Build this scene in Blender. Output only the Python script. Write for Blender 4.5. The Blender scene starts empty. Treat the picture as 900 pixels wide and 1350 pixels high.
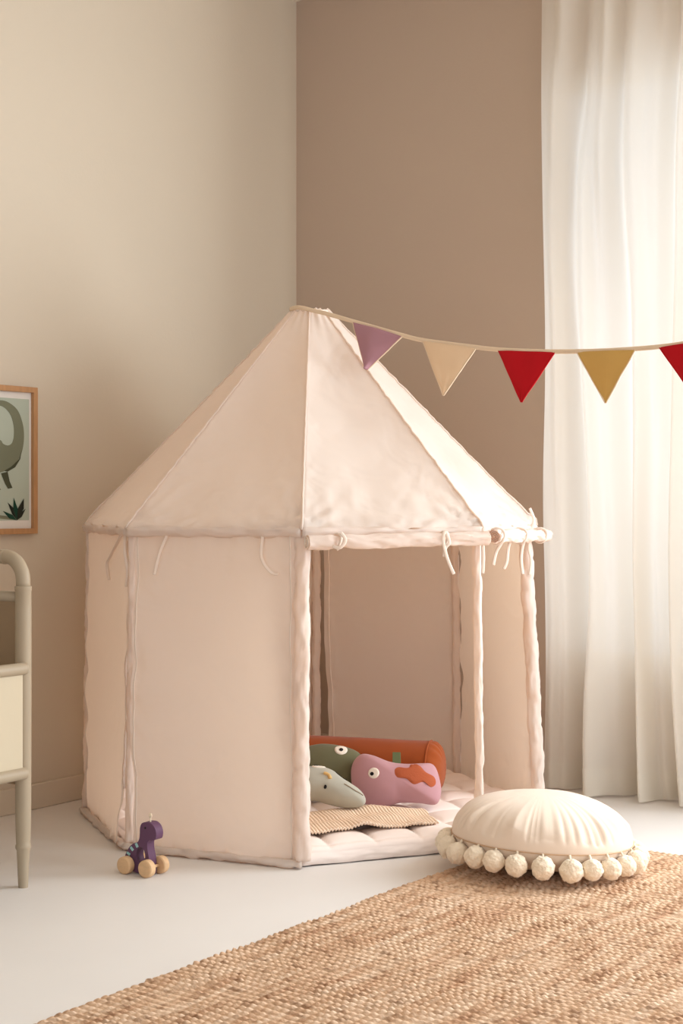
import bpy, bmesh, math, random
import numpy as np
from mathutils import Vector, Matrix, noise
random.seed(7)
PI = math.pi
S = bpy.context.scene
COL = S.collection
F_PX, EYE, HOR = 2000.0, 0.92, 660.0

def srgb(r, g, b):
    def f(c):
        c /= 255.0
        return c / 12.92 if c <= .04045 else ((c + .055) / 1.055) ** 2.4
    return (f(r), f(g), f(b), 1)

def P(px, py, d):
    return Vector(((px - 450) * d / F_PX, d, EYE - (py - HOR) * d / F_PX))
def N(x, y, z=0.0):
    return noise.noise(Vector((x, y, z)))
def RN(x, y, z=0.0):            # sharp creases
    return max(0.0, 1 - 3.2 * abs(noise.noise(Vector((x, y, z))))) ** 1.5

# ------------------------------------------------------------------ materials
def mat(name, col, rough=.85, bump=0.0, bscale=40, var=0.0, vscale=6, trans=0.0, weave=0.0, wscale=900,
        fold=0.0, sheen=0.0, stretch=None, clear=0.0, tcol=None):
    m = bpy.data.materials.new(name); m.use_nodes = True
    nt = m.node_tree; nd = nt.nodes; L = nt.links
    b = nd['Principled BSDF']; out = nd['Material Output']
    b.inputs['Base Color'].default_value = col
    b.inputs['Roughness'].default_value = rough
    b.inputs['Specular IOR Level'].default_value = .25
    if sheen: b.inputs['Sheen Weight'].default_value = sheen
    tc = nd.new('ShaderNodeTexCoord')
    src = tc.outputs['Object']
    if stretch:
        mp = nd.new('ShaderNodeMapping'); mp.inputs['Scale'].default_value = stretch
        L.new(src, mp.inputs['Vector']); src = mp.outputs['Vector']
    if var:
        n = nd.new('ShaderNodeTexNoise'); n.inputs['Scale'].default_value = vscale; n.inputs['Detail'].default_value = 4
        L.new(src, n.inputs['Vector'])
        r = nd.new('ShaderNodeMapRange'); r.inputs['From Min'].default_value = .3; r.inputs['From Max'].default_value = .7
        r.inputs['To Min'].default_value = 1 - var; r.inputs['To Max'].default_value = 1 + var
        L.new(n.outputs['Fac'], r.inputs['Value'])
        h = nd.new('ShaderNodeHueSaturation'); h.inputs['Color'].default_value = col
        L.new(r.outputs['Result'], h.inputs['Value'])
        L.new(h.outputs['Color'], b.inputs['Base Color'])
    nrm = None
    def addbump(hsock, strength, dist):
        nonlocal nrm
        bp = nd.new('ShaderNodeBump'); bp.inputs['Strength'].default_value = strength; bp.inputs['Distance'].default_value = dist
        L.new(hsock, bp.inputs['Height'])
        if nrm: L.new(nrm, bp.inputs['Normal'])
        nrm = bp.outputs['Normal']
    if fold:
        n = nd.new('ShaderNodeTexNoise'); n.inputs['Scale'].default_value = 7; n.inputs['Detail'].default_value = 2
        n.inputs['Distortion'].default_value = .6
        L.new(src, n.inputs['Vector']); addbump(n.outputs['Fac'], fold, .03)
    if bump:
        n = nd.new('ShaderNodeTexNoise'); n.inputs['Scale'].default_value = bscale; n.inputs['Detail'].default_value = 5
        L.new(src, n.inputs['Vector']); addbump(n.outputs['Fac'], bump, .01)
    if weave:
        w = nd.new('ShaderNodeTexWave'); w.inputs['Scale'].default_value = wscale / 6.28; w.bands_direction = 'Z'
        w2 = nd.new('ShaderNodeTexWave'); w2.inputs['Scale'].default_value = wscale / 6.28; w2.bands_direction = 'X'
        L.new(tc.outputs['Object'], w.inputs['Vector']); L.new(tc.outputs['Object'], w2.inputs['Vector'])
        ad = nd.new('ShaderNodeMath'); ad.operation = 'ADD'
        L.new(w.outputs['Fac'], ad.inputs[0]); L.new(w2.outputs['Fac'], ad.inputs[1])
        addbump(ad.outputs[0], weave, .001)
    if nrm: L.new(nrm, b.inputs['Normal'])
    if trans:
        t = nd.new('ShaderNodeBsdfTranslucent'); t.inputs['Color'].default_value = tcol or col
        if nrm: L.new(nrm, t.inputs['Normal'])
        mx = nd.new('ShaderNodeMixShader'); mx.inputs['Fac'].default_value = trans
        L.new(b.outputs[0], mx.inputs[1]); L.new(t.outputs[0], mx.inputs[2])
        last = mx.outputs[0]
        if clear:
            tr = nd.new('ShaderNodeBsdfTransparent')
            m2 = nd.new('ShaderNodeMixShader'); m2.inputs['Fac'].default_value = clear
            L.new(last, m2.inputs[1]); L.new(tr.outputs[0], m2.inputs[2]); last = m2.outputs[0]
        L.new(last, out.inputs['Surface'])
    return m

M = {}
M['wall_r'] = mat('wall_paint_right', srgb(192, 172, 155), .9, bump=.05, bscale=120, var=.012, vscale=2)  # right wall and its baseboard, slightly darker and warmer than the left
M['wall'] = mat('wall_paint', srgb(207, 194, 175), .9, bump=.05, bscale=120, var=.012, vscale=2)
M['ceil'] = mat('ceiling_paint', srgb(225, 215, 200), .9, bump=.04, bscale=100)
M['floor'] = mat('floor_paint', srgb(226, 222, 218), .5, bump=.04, bscale=14, var=.012, vscale=3)
M['cloth'] = mat('tent_cotton', srgb(245, 236, 227), .9, fold=.3, weave=.12, wscale=2600, trans=.36, var=.012, vscale=5, sheen=.1, tcol=srgb(248, 217, 188))
M['piping'] = mat('tent_piping', srgb(236, 220, 206), .9, weave=.2)
M['ribbon'] = mat('tent_ribbon', srgb(236, 218, 203), .9, weave=.2)
M['rollend'] = mat('roll_end', srgb(188, 152, 134), .9, bump=.4, bscale=180)
M['mat'] = mat('mat_cotton', srgb(246, 232, 224), .9, fold=.3, weave=.1, wscale=2600)
M['curtain'] = mat('curtain_voile', srgb(246, 241, 232), .9, trans=.5, clear=.06, weave=.1, wscale=2600, tcol=srgb(250, 246, 238))
M['frame_wood'] = mat('oak_frame', srgb(184, 138, 96), .55, bump=.15, bscale=30, var=.1, vscale=14, stretch=(6, 6, 1))
M['paper'] = mat('paper_white', srgb(226, 220, 212), .8, bump=.03)
M['pr_bg'] = mat('print_mint', srgb(176, 184, 168), .8, bump=.02)
M['pr_dino'] = mat('print_olive', srgb(118, 120, 98), .8, bump=.02)
M['pr_dark'] = mat('print_dark_olive', srgb(72, 74, 54), .8, bump=.02)
M['pr_leaf'] = mat('print_leaf', srgb(22, 62, 46), .8, bump=.02)
M['pr_leaf2'] = mat('print_leaf_dark', srgb(38, 40, 30), .8, bump=.02)
M['rack'] = mat('beige_lacquer', srgb(172, 156, 133), .45, bump=.03, bscale=30, var=.02)
M['rackpanel'] = mat('cream_panel', srgb(204, 190, 164), .7, bump=.04)
M['rackend'] = mat('end_panel', srgb(150, 128, 102), .7, bump=.04)  # shade on the cot end is painted into this darker brown
M['purple'] = mat('purple_lacquer', srgb(102, 70, 96), .5, bump=.04, bscale=60)
M['teal'] = mat('teal_paint', srgb(160, 205, 205), .5, bump=.03)
M['beech'] = mat('beech_wood', srgb(222, 184, 142), .55, bump=.1, bscale=40, var=.08, vscale=16, stretch=(1, 5, 5))
M['black'] = mat('black_thread', srgb(26, 22, 22), .6, bump=.05)
M['string'] = mat('cotton_string', srgb(232, 214, 188), .9, bump=.3, bscale=300)
M['rust'] = mat('rust_velvet', srgb(158, 76, 30), .9, fold=.2, sheen=.15, var=.05, vscale=10)
M['pink'] = mat('pink_knit', srgb(196, 148, 154), .95, weave=.35, wscale=1800, sheen=.2)
M['grey'] = mat('grey_knit', srgb(184, 182, 168), .95, weave=.35, wscale=1800, sheen=.2)
M['green'] = mat('green_knit', srgb(110, 107, 78), .95, weave=.35, wscale=1800, sheen=.2)
M['eye'] = mat('eye_felt', srgb(240, 230, 216), .9, bump=.1, bscale=200)
M['patch'] = mat('rust_felt', srgb(174, 90, 58), .95, bump=.15, bscale=250)
M['tab'] = mat('green_tab', srgb(104, 114, 78), .9, weave=.3)
M['yellow'] = mat('yellow_felt', srgb(222, 184, 122), .9, bump=.1, bscale=200)
M['thread_pink'] = mat('pink_thread', srgb(170, 82, 96), .9, bump=.1)
M['cushion'] = mat('cushion_cotton', srgb(230, 212, 194), .9, weave=.12, wscale=2400, fold=.12, sheen=.15)
M['pompom'] = mat('pompom_wool', srgb(240, 224, 200), .95, bump=.15, bscale=500, sheen=.4)
M['seam'] = mat('seam_thread', srgb(196, 164, 134), .9, bump=.1)
M['lilac'] = mat('lilac_cotton', srgb(182, 136, 146), .9, weave=.2, trans=.15)
M['peach'] = mat('peach_cotton', srgb(238, 210, 176), .9, weave=.2, trans=.15)
M['red'] = mat('red_cotton', srgb(188, 16, 28), .9, weave=.2, trans=.1)
M['ochre'] = mat('ochre_cotton', srgb(210, 170, 98), .9, weave=.2, trans=.15)
M['tape'] = mat('bunting_tape', srgb(226, 202, 174), .9, weave=.3)
M['glasswhite'] = mat('window_paint', srgb(236, 232, 224), .5, bump=.02)
M['metal'] = mat('rail_metal', srgb(220, 214, 204), .4, bump=.02)

def rug_mat():
    m = bpy.data.materials.new('jute_weave'); m.use_nodes = True
    nt = m.node_tree; nd = nt.nodes; L = nt.links; b = nd['Principled BSDF']
    b.inputs['Roughness'].default_value = .95; b.inputs['Specular IOR Level'].default_value = .1
    tc = nd.new('ShaderNodeTexCoord')
    def nz(scale, stretch, detail=3):
        mp = nd.new('ShaderNodeMapping'); mp.inputs['Scale'].default_value = stretch
        L.new(tc.outputs['UV'], mp.inputs['Vector'])
        n = nd.new('ShaderNodeTexNoise'); n.inputs['Scale'].default_value = scale; n.inputs['Detail'].default_value = detail
        L.new(mp.outputs['Vector'], n.inputs['Vector']); return n.outputs['Fac']
    r1 = nd.new('ShaderNodeValToRGB')
    e = r1.color_ramp.elements
    e[0].position = .3; e[0].color = srgb(198, 158, 128)
    e[1].position = .66; e[1].color = srgb(230, 202, 176)
    e2 = r1.color_ramp.elements.new(.48); e2.color = srgb(216, 182, 152)
    L.new(nz(9, (4.0, .35, 1)), r1.inputs['Fac'])
    r2 = nd.new('ShaderNodeValToRGB'); e = r2.color_ramp.elements
    e[0].position = .3; e[0].color = (.42, .34, .28, 1); e[1].position = .5; e[1].color = (1, 1, 1, 1)
    L.new(nz(70, (.45, 1.0, 1), 2), r2.inputs['Fac'])
    mx = nd.new('ShaderNodeMix'); mx.data_type = 'RGBA'; mx.blend_type = 'MULTIPLY'; mx.inputs['Factor'].default_value = .8
    L.new(r1.outputs['Color'], mx.inputs[6]); L.new(r2.outputs['Color'], mx.inputs[7])
    L.new(mx.outputs[2], b.inputs['Base Color'])
    bp = nd.new('ShaderNodeBump'); bp.inputs['Strength'].default_value = .6; bp.inputs['Distance'].default_value = .003
    L.new(nz(300, (.6, 1, 1), 3), bp.inputs['Height']); L.new(bp.outputs['Normal'], b.inputs['Normal'])
    return m
M['jute'] = rug_mat()

def blanket_mat():
    m = bpy.data.materials.new('knit_wool'); m.use_nodes = True
    nt = m.node_tree; nd = nt.nodes; L = nt.links; b = nd['Principled BSDF']
    b.inputs['Roughness'].default_value = .95; b.inputs['Specular IOR Level'].default_value = .1
    b.inputs['Base Color'].default_value = srgb(240, 216, 192)
    tc = nd.new('ShaderNodeTexCoord'); n = nd.new('ShaderNodeTexNoise'); n.inputs['Scale'].default_value = 220
    L.new(tc.outputs['Object'], n.inputs['Vector'])
    bp = nd.new('ShaderNodeBump'); bp.inputs['Strength'].default_value = .5; bp.inputs['Distance'].default_value = .003
    L.new(n.outputs['Fac'], bp.inputs['Height']); L.new(bp.outputs['Normal'], b.inputs['Normal'])
    return m
M['knit'] = blanket_mat()

# ------------------------------------------------------------------ mesh helpers
def wmat(o):
    m = Matrix.LocRotScale(o.location, o.rotation_euler, o.scale)
    return wmat(o.parent) @ o.matrix_parent_inverse @ m if o.parent else m
class MB:
    def __init__(s): s.v = []; s.f = []; s.m = []
    def add(s, v, f, mi=0):
        o = len(s.v); s.v += [Vector(p) for p in v]; s.f += [tuple(i + o for i in q) for q in f]; s.m += [mi] * len(f); return s
    def grid(s, fn, nu, nv, cu=False, cv=False, mi=0):
        U = nu if cu else nu + 1; V = nv if cv else nv + 1
        v = [fn(i / nu, j / nv) for j in range(V) for i in range(U)]
        f = [(j * U + i, j * U + (i + 1) % U, ((j + 1) % V) * U + (i + 1) % U, ((j + 1) % V) * U + i) for j in range(nv) for i in range(nu)]
        return s.add(v, f, mi)
    def tube(s, path, r, n=12, caps=True, mi=0, flat=None, updir=None):
        path = [Vector(p) for p in path]; m = len(path)
        T = [(path[min(i + 1, m - 1)] - path[max(i - 1, 0)]).normalized() for i in range(m)]
        a = Vector(updir) if updir else (Vector((0, 0, 1)) if abs(T[0].z) < .9 else Vector((1, 0, 0)))
        nrm = (a - T[0] * a.dot(T[0])).normalized(); v = []; f = []
        for i in range(m):
            nrm = (nrm - T[i] * nrm.dot(T[i])).normalized(); bi = T[i].cross(nrm)
            for k in range(n):
                t = 2 * PI * k / n
                rr = r(i / (m - 1), t) if callable(r) else r
                fl = flat if flat else 1
                v.append(path[i] + nrm * math.cos(t) * rr + bi * math.sin(t) * rr * fl)
        for i in range(m - 1):
            for k in range(n):
                f.append((i * n + k, i * n + (k + 1) % n, (i + 1) * n + (k + 1) % n, (i + 1) * n + k))
        if caps:
            f.append(tuple(range(n - 1, -1, -1))); f.append(tuple((m - 1) * n + k for k in range(n)))
        return s.add(v, f, mi)
    def box(s, c, sx, sy, sz, ax=None, mi=0):
        X, Y, Z = ax or (Vector((1, 0, 0)), Vector((0, 1, 0)), Vector((0, 0, 1))); c = Vector(c)
        v = [c + X * a * sx / 2 + Y * b * sy / 2 + Z * d * sz / 2 for a in (-1, 1) for b in (-1, 1) for d in (-1, 1)]
        return s.add(v, [(0, 1, 3, 2), (4, 6, 7, 5), (0, 4, 5, 1), (2, 3, 7, 6), (0, 2, 6, 4), (1, 5, 7, 3)], mi)
    def prism(s, pts, n, t, mi=0):           # polygon of 3-D points extruded along n
        pts = [Vector(p) for p in pts]; n = Vector(n) * t; k = len(pts)
        v = pts + [p + n for p in pts]
        f = [tuple(range(k)), tuple(range(2 * k - 1, k - 1, -1))] + [(i, k + i, k + (i + 1) % k, (i + 1) % k) for i in range(k)]
        return s.add(v, f, mi)
    def sphere(s, c, r, nu=20, nv=12, sc=(1, 1, 1), ax=None, mi=0):
        X, Y, Z = ax or (Vector((1, 0, 0)), Vector((0, 1, 0)), Vector((0, 0, 1))); c = Vector(c)
        def fn(u, v):
            a = 2 * PI * u; b = PI * (v - .5)
            return c + X * math.cos(a) * math.cos(b) * r * sc[0] + Y * math.sin(a) * math.cos(b) * r * sc[1] + Z * math.sin(b) * r * sc[2]
        return s.grid(fn, nu, nv, cu=True, mi=mi)
    def build(s, name, mats, parent=None, smooth=True, bevel=0, solid=0, auto=None, sub=0):
        me = bpy.data.meshes.new(name)
        me.from_pydata([tuple(p) for p in s.v], [], s.f)
        if not isinstance(mats, (list, tuple)): mats = [mats]
        for m in mats: me.materials.append(m)
        me.polygons.foreach_set('material_index', s.m)
        bm = bmesh.new(); bm.from_mesh(me)
        bmesh.ops.remove_doubles(bm, verts=bm.verts, dist=1e-6)
        bmesh.ops.recalc_face_normals(bm, faces=bm.faces); bm.to_mesh(me); bm.free()
        if smooth: me.polygons.foreach_set('use_smooth', [True] * len(me.polygons))
        if auto: me.set_sharp_from_angle(angle=math.radians(auto))
        o = bpy.data.objects.new(name, me); COL.objects.link(o)
        if parent:
            o.parent = parent
            o.matrix_parent_inverse = wmat(parent).inverted()
        if bevel:
            b = o.modifiers.new('bevel', 'BEVEL'); b.width = bevel; b.segments = 2; b.limit_method = 'ANGLE'
        if solid:
            d = o.modifiers.new('solid', 'SOLIDIFY'); d.thickness = solid; d.offset = 0
        if sub:
            d = o.modifiers.new('sub', 'SUBSURF'); d.levels = sub; d.render_levels = sub
        return o

def thing(name, label, cat, loc, group=None):
    o = bpy.data.objects.new(name, None); COL.objects.link(o); o.location = loc
    o.empty_display_size = .1
    tag(o, label, cat, group); return o
def tag(o, label, cat, group=None):
    o['label'] = label; o['category'] = cat
    if group: o['group'] = group
    return o
def struct(o): o['kind'] = 'structure'; return o

def spline(pts, n, closed=False):
    pts = [Vector(p) for p in pts]; k = len(pts); out = []
    segs = k if closed else k - 1
    for i in range(segs):
        g = (lambda j: pts[j % k]) if closed else (lambda j: pts[max(0, min(k - 1, j))])
        p0, p1, p2, p3 = g(i - 1), g(i), g(i + 1), g(i + 2)
        for q in range(n):
            t = q / n
            out.append(.5 * ((2 * p1) + (p2 - p0) * t + (2 * p0 - 5 * p1 + 4 * p2 - p3) * t * t + (3 * p1 - p0 - 3 * p2 + p3) * t ** 3))
    if not closed: out.append(pts[-1])
    return out

# ------------------------------------------------------------------ the room
DR = Vector((.81, -.587, 0)).normalized(); DL = Vector((DR.y * -1, DR.x, 0))       # along right wall / along left wall (away)
WA = Vector((-.9985, 4.416, 0)); WB = Vector((.67, 4.96, 0))
CORNER = WA + DL * (WB - WA).dot(DL)
Z3 = Vector((0, 0, 1)); H = 2.75
def R(p, q, z): return CORNER + DR * p - DL * q + Z3 * z
PW, QW = 5.2, 7.2
def rbox(mb, p0, p1, q0, q1, z0, z1, mi=0):
    return mb.box(R((p0 + p1) / 2, (q0 + q1) / 2, (z0 + z1) / 2), p1 - p0, q1 - q0, z1 - z0, (DR, -DL, Z3), mi)
struct(rbox(MB(), -.1, PW, -.1, QW, -.1, 0).build('floor', M['floor'], smooth=False))
struct(rbox(MB(), -.1, PW, -.1, QW, H, H + .1).build('ceiling', M['ceil'], smooth=False))
struct(rbox(MB(), -.1, 0, -.1, QW, 0, H).build('wall_left', M['wall'], smooth=False))
W0, W1, WZ0, WZ1 = 1.05, 3.8, .38, 2.3
mb = MB()
rbox(mb, 0, W0, -.1, 0, 0, H); rbox(mb, W1, PW, -.1, 0, 0, H); rbox(mb, W0, W1, -.1, 0, 0, WZ0); rbox(mb, W0, W1, -.1, 0, WZ1, H)
struct(mb.build('wall_right', M['wall_r'], smooth=False))
mb = MB()
for a, b, c, d in ((W0, W0 + .02, WZ0, WZ1), (W1 - .05, W1, WZ0, WZ1), ((W0 + W1) / 2 - .025, (W0 + W1) / 2 + .025, WZ0, WZ1), (W0, W1, WZ0, WZ0 + .05), (W0, W1, WZ1 - .05, WZ1)):
    rbox(mb, a, b, -.08, -.03, c, d)
struct(mb.build('window_1', M['glasswhite'], smooth=False))
struct(rbox(MB(), 0, .012, .012, QW, 0, .077).build('baseboard_left', M['wall'], smooth=False, bevel=.004))
struct(rbox(MB(), 0, PW, 0, .012, 0, .077).build('baseboard_right', M['wall_r'], smooth=False, bevel=.004))

# ------------------------------------------------------------------ curtain
CP0 = 1.068; CQ = .105
rail = thing('curtain_rail', 'pale curtain rail along the top of the right wall, above the frame', 'curtain rail', R(CP0 + .8, CQ, H))
MB().tube([R(CP0 - .05, CQ, H - .03), R(CP0 + .9, CQ, H - .03)], .012, 10).build('rail', M['metal'], rail)
for p in (CP0, CP0 + .45, CP0 + .85): MB().tube([R(p, CQ, H), R(p, CQ, H - .03)], .007, 8).build('bracket', M['metal'], rail)
cur = thing('sheer_curtain', 'tall sheer off-white curtain hanging in soft folds over the window to the floor', 'curtain', R(CP0 + .4, CQ, 0))
def cwave(s, z):
    k = 1 - z / 2.7
    a = .022 + .03 * k
    ph = 3.2 * N(z * .55, 3.1) + 1.0 * N(z * 1.3, 9.1) + 1.8 * N(s * 5, z * .8, 6)
    w = math.sin(2 * PI * s / .155 + ph) + .5 * math.sin(2 * PI * s / .083 + 1.3 + ph * 2 + z * .7) + .9 * N(s * 7, z * .6, 4)
    return a * w + .020 * N(s * 9, z * 1.6, 2) + .010 * N(s * 22 + z * 2, z * 1.1, 12) - .04 * k * s
def cpoint(s, z, off=0):
    edge = -.012 * math.exp(-((z - 1.35) / .5) ** 2) * -1 + .01 * (1 - z / 2.6)
    fl = max(0, .2 - z) / .2
    p = R(CP0 + edge * (1 - s) + s + .008 * fl * N(s * 20, z), CQ + cwave(s, z) * (.3 + .7 * min(1, s / .06)) + off, z)
    return p
mb = MB()
mb.grid(lambda u, v: cpoint(u * .72, .006 + v * (H - .052) + .006 * N(u * 8, 1) * (1 - v)), 300, 110)
mb.build('curtain_cloth', M['curtain'], cur)
mb = MB()
mb.grid(lambda u, v: cpoint(u * .72, .008 + v * .085 + .006 * N(u * 8, 1) * (1 - v), .0025), 300, 8)
mb.build('hem', M['curtain'], cur)
# ------------------------------------------------------------------ play tent
ROT = .012
TC = Vector((-.092, 4.45, 0)); RB, RT, ZE, ZTOP = .664, .652, .842, 1.474
def cdir(k):
    a = PI / 4 * k - ROT; return Vector((math.sin(a), -math.cos(a), 0))
def corner(k, r, z=0.0): return TC + cdir(k) * r + Z3 * z
def side_n(k): return (cdir(k) + cdir(k + 1)).normalized()
tent = thing('play_tent', 'cream cotton octagonal play tent with pointed roof and open front in the room corner', 'play tent', TC)

def roof_pt(U, v):
    k = int(math.floor(U)) % 8; u = U - math.floor(U)
    r = .664 + (.056 - .664) * v
    z = ZE + .005 + (ZTOP - ZE - .005) * v
    p = corner(k, r, z).lerp(corner(k + 1, r, z), u)
    n = (side_n(k) * .66 + Z3 * .75).normalized()
    su, sv = math.sin(PI * u), math.sin(PI * min(1, v * 1.02))
    ce = min(u, 1 - u)                                   # distance to the seam
    d = -.022 * su * sv
    d += (.012 * N(p.x * 4, p.y * 4, p.z * 3) + .006 * N(p.x * 9, p.y * 9, p.z * 5)) * su
    g = math.exp(-v / .06) * math.exp(-ce / .10)         # gathers in the eave corners
    cd = 1 if u < .5 else -1
    x_ = ce * .5; y_ = v * .85; rr_ = math.hypot(x_, y_); th_ = math.atan2(y_, x_ + 1e-5)
    kk = k if u < .5 else k + 1
    d += .015 * math.exp(-rr_ / .09) * min(1, rr_ / .02) * math.sin(th_ * 13 + 3 * N(kk * 3.7, rr_ * 20, cd)) * (.6 + .8 * N(th_ * 2, kk * 2.1, cd))
    d += .010 * g * N(U * 22, v * 90, 1.7) * min(1, ce * 25)
    d += .008 * math.exp(-v / .05) * N(U * 14, v * 26, 5)
    d -= .008 * math.exp(-v / .09) * RN(U * 9, v * 14, 15) * min(1, ce * 12)
    d -= .007 * math.exp(-ce / .10) * RN(v * 16 - ce * 9, U * 1.0, 25) * min(1, ce * 25) * math.exp(-v / .5)
    d += .0025 * math.exp(-(1 - v) / .06) * math.sin(u * PI * 6)
    d += .004 * math.exp(-ce / .03) * N(U * 3, v * 40, 8)
    return p + n * d
mb = MB(); mb.grid(lambda u, v: roof_pt(u * 8 % 8, v), 8 * 34, 90, cu=True)
ring = [corner(k, .056, ZTOP) for k in range(8)]
def captop(u, v):
    k = int(u * 8) % 8; t = u * 8 - int(u * 8)
    p = corner(k, .056, ZTOP).lerp(corner(k + 1, .056, ZTOP), t)
    return TC + Z3 * (ZTOP + .006 * math.sin(v * PI / 2)) + (p - TC - Z3 * ZTOP) * (1 - v)
mb.grid(captop, 64, 6, cu=True)
roof = mb.build('roof', M['cloth'], tent)
for k in range(8):
    path = [roof_pt(k + .0001, i / 60) + (cdir(k) * .66 + Z3 * .75) * .001 for i in range(61)]
    MB().tube(path, lambda t, a, k=k: .0028 + .0008 * N(t * 40, k), 8).build('roof_seam', M['cloth'], tent)
# flat top tape ring
mb = MB(); mb.tube([corner(0, .057).lerp(corner(0, .057), 0) + Z3 * 0] if 0 else [TC + Vector((math.sin(a) * .058, -math.cos(a) * .058, ZTOP - .003)) for a in [2 * PI * i / 40 for i in range(41)]], .0045, 8, caps=False)
mb.build('top_binding', M['piping'], tent)
# eave sleeves
for k in range(8):
    a, b = corner(k, .656, ZE - .002), corner(k + 1, .656, ZE - .002)
    n = side_n(k)
    path = [a.lerp(b, i / 48) + n * (.003 * N(i * .17, k)) + Z3 * (.003 * N(i * .2, k, 4)) for i in range(49)]
    def rad(t, ang, k=k): return .0140 - .0045 * RN(t * 6 + k * 3 + .3 * math.cos(ang), math.cos(ang) * 1.2, math.sin(ang) * 1.2) + .0045 * N(t * 9 + k * 5, math.cos(ang) * 1.5, math.sin(ang) * 1.5) + .003 * math.exp(-min(t, 1 - t) / .05) * N(t * 60, ang * 2, k)
    MB().tube(path, rad, 16).build('eave_sleeve', M['cloth'], tent)
# poles in sleeves
prad = {0: .0215, 1: .0125, 2: .021, 3: .013, 4: .0150, 5: .015, 6: .018, 7: .012}
for k in range(8):
    top, bot = corner(k, RT - .012, ZE - .01), corner(k, RB - .012, .02)
    if k == 2: top = corner(k, .628, ZE - .01); bot = corner(k, .672, .02)
    path = [bot.lerp(top, i / 90) + Vector((.003 * N(i * .13, k * 3.3), .003 * N(i * .13, k * 3.3, 5), 0)) for i in range(91)]
    r0 = prad[k]
    def rad(t, ang, k=k, r0=r0):
        w = N(t * 11 + k * 7, math.cos(ang) * 1.2, math.sin(ang) * 1.2) + .6 * N(t * 34 + k * 3, math.cos(ang) * 2 + t * 6, math.sin(ang) * 2)
        c_ = RN(t * 13 + k * 5 + .25 * math.cos(ang), math.cos(ang) * 1.1, math.sin(ang) * 1.1 + k) 
        return r0 * (1 + .17 * w - .26 * c_)
    MB().tube(path, rad, 20).build('pole_sleeve', M['cloth'], tent)
# walls
def wall_panel(k, u0, u1, seed, edge0=0.0, edge1=0.0, flip=0.0, taper=0.0, taper1=0.0):
    n = side_n(k)
    def fn(u, v):
        uu = u0 + (u1 - u0) * u
        uu += edge0 * (1 - u) * N(v * 3.3, seed) + edge1 * u * N(v * 3.1, seed, 7)
        uu += taper * (1 - u) * (1 - v) - taper1 * u * (1 - v)
        r = RB + (RT - RB) * v
        z = .012 + (ZE - .012) * v
        p = corner(k, r, z).lerp(corner(k + 1, r, z), uu)
        d = -.008 * math.sin(PI * u) * math.sin(PI * v)
        d += .008 * N(p.x * 4 + seed, p.y * 4, p.z * 1.6)
        e = min(u, 1 - u)
        d += .012 * math.exp(-e / .07) * N(v * 11, u * 6, seed) + .006 * N(u * 2.5, v * 1.2, seed + 20)
        d -= .006 * math.exp(-e / .10) * RN(v * 7 + u * 5, u * 4 - v * 3, seed + 31) * min(1, e / .02)
        d -= .007 * math.exp(-v / .06) * RN(u * 10, v * 9, seed + 41) + .005 * math.exp(-(1 - v) / .10) * RN(u * 9, v * 4, seed + 51)
        d += .009 * math.exp(-v / .035) * N(u * 16, v * 30, seed + 3) + .006 * math.exp(-(1 - v) / .05) * N(u * 18, v * 12, seed + 6)
        d += flip * math.exp(-((1 - u if flip > 0 else u) / .22)) * math.exp(-v / .16)
        return p + n * d + Z3 * (.006 * N(u * 7, seed) * (1 - v) * (v < .3))
    mb = MB(); mb.grid(fn, 60, 110)
    o = mb.build('wall_panel', M['cloth'], tent)
    return fn, o
f7, o7 = wall_panel(7, .035, .985, 1.3, .02, 0)
f6, o6 = wall_panel(6, .02, .975, 4.7, .03, .03, flip=.03)
f5, o5 = wall_panel(5, .02, .98, 6.1)
f4, o4 = wall_panel(4, .03, .97, 8.8)
f3, o3 = wall_panel(3, .03, .96, 11.2, .02, .01, taper1=.05)
f2, o2 = wall_panel(2, .03, .97, 13.9)
def strip(fn, u, name='panel_piping', m='piping', r=.003, parent=None):
    path = [fn(u + .004 * N(i * .12, 4), i / 80) for i in range(1, 80)]
    MB().tube(path, r, 6).build(name, M[m], parent)
strip(f7, .955, parent=o7, r=.0022); strip(f7, .015, parent=o7, r=.0018); strip(f6, .98, parent=o6, r=.0018); strip(f6, .02, parent=o6, r=.0018); strip(f3, .96, parent=o3); strip(f4, .04, parent=o4)
# hem along the ground
for k in (7, 6, 5, 4, 3, 2):
    a, b = corner(k, RB + .004, .012), corner(k + 1, RB + .004, .012)
    path = [a.lerp(b, i / 60) for i in range(61)]
    MB().tube(path, lambda t, an, k=k: .010 + .007 * N(t * 14 + k * 4, math.cos(an), math.sin(an)) + .002 * N(t * 50, an * 2, k), 12).build('ground_hem', M['cloth'], tent)

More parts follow.
